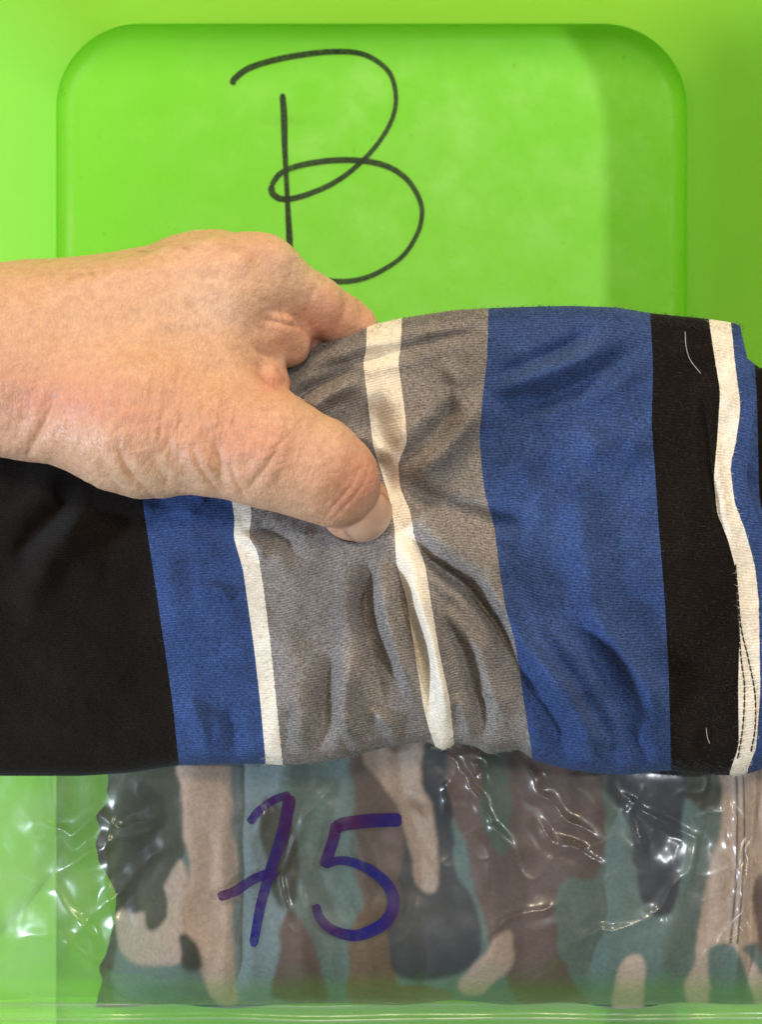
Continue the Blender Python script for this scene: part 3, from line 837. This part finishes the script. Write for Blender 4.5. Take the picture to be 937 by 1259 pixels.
def zroll(px, py):
    v = (py - topf(px)) / (botf(px) - topf(px))
    return cloth_z(px, py, v)
# loose fibres standing off the knit
def fuzz():
    n_ = 16000
    i_ = rng.integers(120, CX.shape[0], n_); j_ = rng.integers(1, CX.shape[1] - 1, n_)
    edge = rng.random(n_) < 0.22
    j_[edge] = np.where(rng.random(edge.sum()) < 0.5, rng.integers(1, 14, edge.sum()), CX.shape[1] - 1 - rng.integers(1, 14, edge.sum()))
    x, y, z = CX[i_, j_], CY[i_, j_], CZ[i_, j_]
    ang = rng.random(n_) * 2 * math.pi; L_ = rng.uniform(3, 10, n_)
    up = rng.uniform(1.0, 4.5, n_)
    dy_ = np.where(j_ < 14, -0.9, np.where(j_ > CX.shape[1] - 15, 0.9, 0))
    p0 = P(x, y, z - 1)
    p1 = P(x + np.cos(ang) * L_ * .5, y + np.sin(ang) * L_ * .5 * (dy_ == 0) + dy_ * L_ * .35, z + up)
    bend = ang + rng.uniform(-1.4, 1.4, n_)
    p2 = P(x + np.cos(ang) * L_ * .5 + np.cos(bend) * L_ * .5, y + (np.sin(ang) + np.sin(bend)) * L_ * .5 * (dy_ == 0) + dy_ * L_ * .6, z + up * rng.uniform(0.2, 1.3, n_))
    wv = np.stack([-np.sin(ang), np.cos(ang), 0 * ang], -1) * (0.16 * M)
    wz = np.array([0, 0, 0.16 * M])
    V = np.stack([p0 + wv, p0 - wv, p0 + wz, p1 + wv, p1 - wv, p1 + wz, p2 + wv * .4, p2 - wv * .4, p2 + wz * .4], 1).reshape(-1, 3)
    b = np.arange(n_)[:, None] * 9
    F = np.concatenate([b + np.array(q) for q in ((0, 1, 4, 3), (1, 2, 5, 4), (2, 0, 3, 5), (3, 4, 7, 6), (4, 5, 8, 7), (5, 3, 6, 8))], 0)
    lighter = [tuple(0.9 * c + 0.026 for c in s_) for s_ in (BLACK, BLUE, WHITE, GREY, WHITE, GREY, BLUE, BLACK, WHITE, BLUE)]
    m = NT('loose_fibre'); ramp = m.n('ShaderNodeValToRGB'); ramp.color_ramp.interpolation = 'CONSTANT'
    m.l(m.attr('stripe'), ramp.inputs[0]); els = ramp.color_ramp.elements
    while len(els) > 1: els.remove(els[-1])
    els[0].color = (*lighter[0], 1)
    for q in range(1, 10):
        e = els.new(q / 10); e.color = (*lighter[q], 1)
    m.bsdf(Base_Color=ramp.outputs[0], Roughness=0.7)
    o = mesh('loose_fibres', V, F, m.m, shirt); o['kind'] = 'stuff'
    set_attr(o, 'stripe', np.repeat(np.array(CSC)[i_] / 10, 9))
fuzz()
blk_thread = mat_simple('black_thread', (0.012, 0.011, 0.010), 0.8)
def stitches(pts, step=9.0, gap=1.6):
    c = catmull(pts, 24); L = np.r_[0, np.cumsum(np.hypot(*np.diff(c, axis=0).T))]
    s = 0
    while s + step < L[-1]:
        q = np.linspace(s, s + step - gap, 7)
        x, y = np.interp(q, L, c[:, 0]), np.interp(q, L, c[:, 1])
        arch = np.sin(np.linspace(0, math.pi, 7))
        tube(P(x, y, zroll(x, y) - 0.6 + 1.9 * arch), 0.95 * M, blk_thread, shirt, 'stitch', 5)
        s += step
stitches([(905, 694), (908, 730), (912, 772), (921, 811), (929, 854), (929, 895), (923, 930)])
stitches([(906, 728), (909, 770), (912, 811), (916, 845), (914, 893), (906, 942)])
hair = mat_simple('pale_fibre', (0.55, 0.52, 0.47), 0.6)
for pts in ([(843, 408), (844, 425), (849, 442), (862, 459)], [(869, 895), (870, 905), (873, 914)]):
    c = catmull(pts, 10)
    x, y = c[:, 0], c[:, 1]
    tube(P(x, y, zroll(x, y) + 2.5), 0.36 * M, hair, shirt, 'lint_fibre', 5)

# ------------------------------------------------------------------ the hand
def W3(p):
    k = (D - p[2] * M) / D
    return np.array([(p[0] - 468.5) * k, -(p[1] - 629.5) * k, p[2]])
prims = []   # (a, b, ra, rb, k)
def cap(a, b, ra, rb, k=22):
    ka, kb = (D - a[2] * M) / D, (D - b[2] * M) / D
    prims.append((W3(a), W3(b), ra * ka, rb * kb, k))
# forearm and wrist
cap((-760, 470, 60), (-300, 458, 45), 150, 128)
cap((-300, 458, 45), (10, 450, 45), 128, 108, 30)
cap((-20, 440, 10), (20, 430, 0), 100, 98, 30)
# metacarpal block
cap((20, 440, 45), (285, 362, 62), 103, 66, 34)     # index metacarpal
cap((20, 425, 5), (255, 350, -20), 92, 60, 30)      # middle
cap((20, 415, -35), (225, 352, -95), 80, 54, 30)    # ring
cap((10, 410, -60), (195, 360, -160), 66, 48, 30)   # little
cap((285, 360, 60), (318, 338, 62), 60, 45, 30)     # index knuckle
cap((255, 350, -20), (285, 340, -30), 56, 48, 30)
# thumb metacarpal and thenar mass
cap((60, 485, 70), (175, 515, 100), 82, 90, 34)
cap((175, 515, 100), (255, 535, 116), 90, 70, 30)
cap((150, 450, 62), (262, 440, 70), 70, 56, 38)     # web muscle
cap((262, 470, 80), (315, 505, 96), 56, 52, 34)
for (a, ra), (b, rb) in zip(THUMB[:-2], THUMB[1:-1]): cap(a, b, ra, rb, 14)
cap((425, 605, 78), (437, 622, 56), 43, 42, 5)
cap((437, 622, 56), (446, 632, 25), 42, 34, 5)
# index finger bending over the far edge of the cloth
cap((318, 338, 62), (388, 376, 24), 46, 36, 22)
cap((388, 376, 24), (430, 402, -12), 36, 33, 8)
cap((430, 402, -12), (455, 440, -100), 33, 29, 6)
cap((455, 440, -100), (430, 500, -118), 27, 22, 6)
# folded skin inside the grip
cap((318, 412, 62), (352, 424, 34), 34, 28, 18)
cap((330, 452, 70), (342, 470, 52), 24, 15, 10)
cap((345, 425, 30), (372, 418, -10), 27, 26, 8)
# other fingers behind the cloth
cap((285, 345, -30), (375, 400, -80), 44, 36, 16); cap((375, 400, -80), (440, 470, -130), 34, 30, 8); cap((440, 470, -130), (425, 540, -125), 28, 23, 6)
cap((245, 352, -95), (330, 405, -135), 40, 34, 16); cap((330, 405, -135), (395, 490, -155), 32, 29, 8); cap((395, 490, -155), (380, 560, -140), 26, 22, 6)
cap((205, 362, -160), (280, 420, -180), 36, 30, 16); cap((280, 420, -180), (330, 500, -185), 28, 25, 8); cap((330, 500, -185), (320, 555, -175), 22, 19, 6)

ST = 3.0
lo = np.array([-1150.0, -130.0, -240.0]); hi = np.array([45.0, 370.0, 200.0])
N = ((hi - lo) / ST).astype(int) + 1
ax = [lo[i] + ST * np.arange(N[i]) for i in range(3)]
vol = np.full(N, 60.0, dtype=np.float32)
def carve(a, b, ra, rb, k):
    m_ = max(ra, rb) + 60
    l_ = np.minimum(a, b) - m_; h_ = np.maximum(a, b) + m_
    sl_ = tuple(slice(max(0, int((l_[i] - lo[i]) / ST)), min(N[i], int((h_[i] - lo[i]) / ST) + 2)) for i in range(3))
    gx_, gy_, gz_ = np.meshgrid(ax[0][sl_[0]], ax[1][sl_[1]], ax[2][sl_[2]], indexing='ij', sparse=True)
    d = b - a; l2 = d @ d
    t_ = np.clip(((gx_ - a[0]) * d[0] + (gy_ - a[1]) * d[1] + (gz_ - a[2]) * d[2]) / l2, 0, 1)
    dd = ra + (rb - ra) * t_ - np.sqrt((gx_ - a[0] - t_ * d[0]) ** 2 + (gy_ - a[1] - t_ * d[1]) ** 2 + (gz_ - a[2] - t_ * d[2]) ** 2)
    o_ = vol[sl_]
    h = np.clip(0.5 - 0.5 * (o_ - dd) / k, 0, 1)
    vol[sl_] = o_ * (1 - h) + dd * h + k * h * (1 - h)
def addprim(a, b, ra, rb, k):
    m_ = max(ra, rb) + 60
    l_ = np.minimum(a, b) - m_; h_ = np.maximum(a, b) + m_
    sl_ = tuple(slice(max(0, int((l_[i] - lo[i]) / ST)), min(N[i], int((h_[i] - lo[i]) / ST) + 2)) for i in range(3))
    gx_, gy_, gz_ = np.meshgrid(ax[0][sl_[0]], ax[1][sl_[1]], ax[2][sl_[2]], indexing='ij', sparse=True)
    d = b - a; l2 = d @ d
    t_ = np.clip(((gx_ - a[0]) * d[0] + (gy_ - a[1]) * d[1] + (gz_ - a[2]) * d[2]) / l2, 0, 1).astype(np.float32)
    dd = np.sqrt((gx_ - a[0] - t_ * d[0]) ** 2 + (gy_ - a[1] - t_ * d[1]) ** 2 + (gz_ - a[2] - t_ * d[2]) ** 2) - (ra + (rb - ra) * t_)
    o_ = vol[sl_]
    h = np.clip(0.5 + 0.5 * (o_ - dd) / k, 0, 1)
    vol[sl_] = o_ * (1 - h) + dd * h - k * h * (1 - h)
for a, b, ra, rb, k in prims: addprim(a, b, ra, rb, k)
prims_c = [((350, 452, 108), (312, 428, 138), 30, 18, 16)]
for a, b, ra, rb, k in prims_c:
    carve(W3(a), W3(b), ra, rb, k)
prims = []
cap((336, 404, 72), (358, 424, 44), 27, 24, 7)
cap((330, 466, 84), (341, 474, 66), 17, 14, 9)
for a, b, ra, rb, k in prims: addprim(a, b, ra, rb, k)
def surface_nets(vol, lo, st):
    s = vol < 0
    c = s[:-1, :-1, :-1].astype(np.int8)
    cnt = np.zeros(np.array(vol.shape) - 1, np.int8)
    for dx in (0, 1):
        for dy in (0, 1):
            for dz in (0, 1):
                cnt += s[dx:vol.shape[0]-1+dx, dy:vol.shape[1]-1+dy, dz:vol.shape[2]-1+dz]
    act = (cnt > 0) & (cnt < 8)
    idx = np.full(act.shape, -1, np.int64); cells = np.argwhere(act); idx[act] = np.arange(len(cells))
    acc = np.zeros((len(cells), 3)); num = np.zeros(len(cells))
    cor = [(a, b, c) for a in (0, 1) for b in (0, 1) for c in (0, 1)]
    for i in range(8):
        for axx in range(3):
            if cor[i][axx] == 0:
                j = list(cor[i]); j[axx] = 1
                pa = cells + cor[i]; pb = cells + j
                va = vol[tuple(pa.T)]; vb = vol[tuple(pb.T)]
                m = (va < 0) != (vb < 0)
                t = np.where(m, va / (va - vb + 1e-12), 0)
                p = np.array(cor[i], float)[None] + t[:, None] * (np.array(j) - np.array(cor[i]))[None]
                acc[m] += p[m]; num[m] += 1
    V = (cells + acc / num[:, None]) * st + lo
    F = []
    for axx in range(3):
        o1, o2 = [(1, 2), (2, 0), (0, 1)][axx]
        A = np.moveaxis(s, axx, 0); e = np.moveaxis(A[1:] != A[:-1], 0, axx)
        q = np.argwhere(e)
        q = q[(q[:, o1] > 0) & (q[:, o2] > 0) & (q[:, o1] < vol.shape[o1] - 1) & (q[:, o2] < vol.shape[o2] - 1)]
        def at(a, b):
            r = q.copy(); r[:, o1] -= a; r[:, o2] -= b
            return idx[tuple(r.T)]
        f = np.stack([at(1, 1), at(0, 1), at(0, 0), at(1, 0)], -1)
        flip = ~s[tuple(q.T)]
        f[flip] = f[flip][:, ::-1]
        F.append(f)
    return V, np.vstack(F)
Vh, Fh = surface_nets(vol, lo, ST)
del vol
Wh = Vh * M; Wh[:, 2] += Z0
hand = mesh('person', Wh, Fh, None)
sm = hand.modifiers.new('s', 'SMOOTH'); sm.factor = 0.5; sm.iterations = 3
sub = hand.modifiers.new('sub', 'SUBSURF'); sub.levels = 1
dg = bpy.context.evaluated_depsgraph_get()
me2 = bpy.data.meshes.new_from_object(hand.evaluated_get(dg))
hand.modifiers.clear(); hand.data = me2
nV = len(me2.vertices)
co = np.empty(nV * 3, np.float32); me2.vertices.foreach_get('co', co); co = co.reshape(-1, 3).astype(float)
no = np.empty(nV * 3, np.float32); me2.vertices.foreach_get('normal', no); no = no.reshape(-1, 3).astype(float)
zz = (co[:, 2] - Z0); kk = (D - zz) / D
hx = co[:, 0] / M / kk + 468.5; hy = 629.5 - co[:, 1] / M / kk
facing = np.clip(no[:, 2] * 3 + 0.6, 0, 1)
disp = np.zeros(nV)
creases = [  # (polyline, depth, width, shoulder)
    ([(172, 540), (186, 560), (208, 588), (243, 607)], 4.6, 7, 5.0), ([(200, 535), (212, 556), (232, 583), (262, 604)], 5, 7, 5.5),
    ([(236, 548), (248, 575), (268, 603)], 5, 3.6, 4), ([(262, 540), (268, 565), (276, 600)], 5, 6.5, 5.5),
    ([(123, 560), (132, 585), (152, 607)], 5, 5, 4), ([(145, 550), (160, 580), (190, 608)], 5, 4.2, 4),
    ([(70, 480), (60, 505), (48, 533), (30, 566)], 5.0, 5.0, 3.5), ([(0, 500), (20, 515), (40, 518)], 2.0, 3.5, 1),
    ([(300, 604), (312, 593), (330, 570), (344, 545)], 2.8, 3.4, 2.6), ([(283, 570), (290, 590), (303, 612)], 3.2, 2.8, 2.5),
    ([(318, 560), (345, 545), (362, 528), (370, 515)], 0.8, 1.8, 0.5),
    ([(446, 566), (436, 590), (424, 606), (408, 624), (398, 640)], 0.9, 1.6, 0.8), ([(456, 572), (449, 592), (434, 612), (416, 630), (402, 642)], 0.9, 1.6, 0.9),
    ([(320, 392), (345, 397), (372, 404)], 2.6, 2.4, 1.8), ([(330, 380), (350, 384), (372, 394)], 1.6, 2.0, 1.2), ([(345, 370), (350, 395), (358, 410)], 1.5, 2.0, 1.0),
    ([(418, 352), (426, 375), (418, 400)], 3.0, 4.0, 2.0), ([(300, 440), (318, 452), (336, 462)], 2.5, 3.0, 2.0), ([(310, 425), (325, 436), (348, 442)], 2.5, 3.0, 1.5),
    ([(390, 345), (380, 370), (372, 400)], 1.6, 4.0, 1.0),
]
vis = no[:, 2] > -0.3
for pl, dep, wd, sh in creases:
    pl = catmull(pl, 6)
    d, s, tt = poly_dist(hx, hy, pl)
    tap = np.sin(np.clip(tt, 0.02, 0.98) * math.pi) ** 0.6
    disp -= 0.62 * dep * np.exp(-(d / wd) ** 2) * tap * vis
    disp += 0.75 * sh * np.exp(-((d - 3.0 * wd) / (1.8 * wd)) ** 2) * tap * 0.55 * vis
# soft swelling, tendon and vein relief
for pl, a, wd in (([(70, 360), (180, 330), (300, 325)], 3.5, 12), ([(120, 430), (190, 400), (250, 395)], 2.0, 9), ([(290, 312), (330, 300), (348, 315)], 4, 14), ([(205, 305), (235, 300), (262, 300)], 5, 16)):
    d, s, tt = poly_dist(hx, hy, pl); disp += a * np.exp(-(d / wd) ** 2) * vis
disp += 1.6 * vnoise(hx / 46, hy / 46, 91) + 0.7 * vnoise(hx / 15, hy / 19, 92)
wr = np.clip(np.exp(-((hx - 190) / 190) ** 2 - ((hy - 510) / 62) ** 2) * 1.2, 0, 1)
disp += wr * 1.0 * vnoise(hx / 6.0 + hy / 40, hy / 13, 93) + 0.18 * vnoise(hx / 4.2 + hy / 9, hy / 5.5 - hx / 14, 96) + 0.2 * vnoise(hx / 8, hy / 4.0 + hx / 20, 97)
co += no * (disp * M)[:, None]
me2.vertices.foreach_set('co', co.astype(np.float32).ravel()); me2.update()
me2.polygons.foreach_set('use_smooth', [True] * len(me2.polygons))
def blob(x, y, a, b, r=0):
    c, s = math.cos(r), math.sin(r)
    u = (hx - x) * c + (hy - y) * s; v = -(hx - x) * s + (hy - y) * c
    return np.exp(-(u / a) ** 2 - (v / b) ** 2)
red = (0.75 * blob(130, 500, 150, 42, 0.15) + 0.55 * blob(320, 545, 80, 45) + 1.0 * blob(438, 592, 34, 56, 0.7) + 1.0 * blob(395, 395, 60, 42) + 0.95 * blob(338, 468, 26, 18)
       + 0.35 * blob(20, 480, 60, 60) + 0.4 * blob(330, 310, 40, 30))
set_attr(hand, 'redness', np.clip(red, 0, 0.9))
fr = sum(a * blob(x, y, w_, h_) for x, y, w_, h_, a in ((113, 338, 3.5, 2.2, .8), (102, 341, 5, 3, .4), (228, 309, 8, 3, .45), (175, 309, 12, 2.5, .35), (285, 308, 16, 4, .3), (248, 336, 10, 6, .2), (200, 352, 8, 5, .18), (166, 382, 7, 5, .2), (85, 345, 4, 3, .3), (230, 372, 9, 6, .15), (60, 385, 5, 4, .12), (300, 360, 10, 6, .12)))
set_attr(hand, 'freckle', np.clip(fr * (1 + 0.5 * vnoise(hx / 4, hy / 3, 95)), 0, 1))
set_attr(hand, 'pale', np.clip(0.45 * blob(360, 335, 45, 38, .5) + 0.3 * blob(270, 380, 60, 40) + 0.30 * blob(200, 585, 80, 22) + 0.25 * blob(390, 540, 50, 25, .4), 0, .6))  # first blob paints the cool patch of light on the knuckles into the skin colour
set_attr(hand, 'wrinkly', np.clip(wr + 0.5 * blob(335, 575, 50, 40) + .25 * blob(340, 385, 40, 30) + .12, 0, 1))
me2.materials.append(mat_skin())
hand['label'] = 'bare hand and forearm reaching in from the left, thumb pressing the striped fabric'
hand['category'] = 'person'
# thumb nail: a curved plate set into the far side of the tip
NUa, NVa = 26, 22
V = []
ctr = np.array([437, 622, 56.0]); axl = np.array([0.50, 0.62, -0.60]); axl /= np.linalg.norm(axl)   # towards the fingertip
nrm = np.array([0.48, 0.42, 0.80]); nrm -= axl * (nrm @ axl); nrm /= np.linalg.norm(nrm); sd = np.cross(axl, nrm)
for i in range(NUa):
    u = -1 + 2 * i / (NUa - 1)
    wmax = 0.86 * (1 - 0.30 * abs(u) ** 4)
    for j in range(NVa):
        v = -1 + 2 * j / (NVa - 1)
        ang = v * wmax
        lon = (u * 0.62 + 0.10)
        rr = 43.6 + 1.4 * (1 - v * v) + 0.8 * max(0, u)
        V.append(ctr + rr * (math.cos(lon) * (math.sin(ang) * sd + math.cos(ang) * nrm) + math.sin(lon) * 1.05 * axl))
V = np.array(V)
Vn = P(V[:, 0], V[:, 1], V[:, 2])
nl = mesh('thumbnail', Vn, grid_faces(NUa, NVa), mat_nail(), hand)
uu_, vv_ = np.meshgrid(np.linspace(-1, 1, NUa), np.linspace(-1, 1, NVa), indexing='ij')
set_attr(nl, 'nail_fold', (0.8 * np.clip(np.maximum(sstep(0.80, 1.0, np.abs(vv_)), sstep(-0.84, -1.0, uu_)), 0, 1)).ravel())
set_attr(nl, 'free_edge', (0.7 * sstep(0.72, 0.86, uu_)).ravel())
so = nl.modifiers.new('thick', 'SOLIDIFY'); so.thickness = 0.0005; so.offset = 0
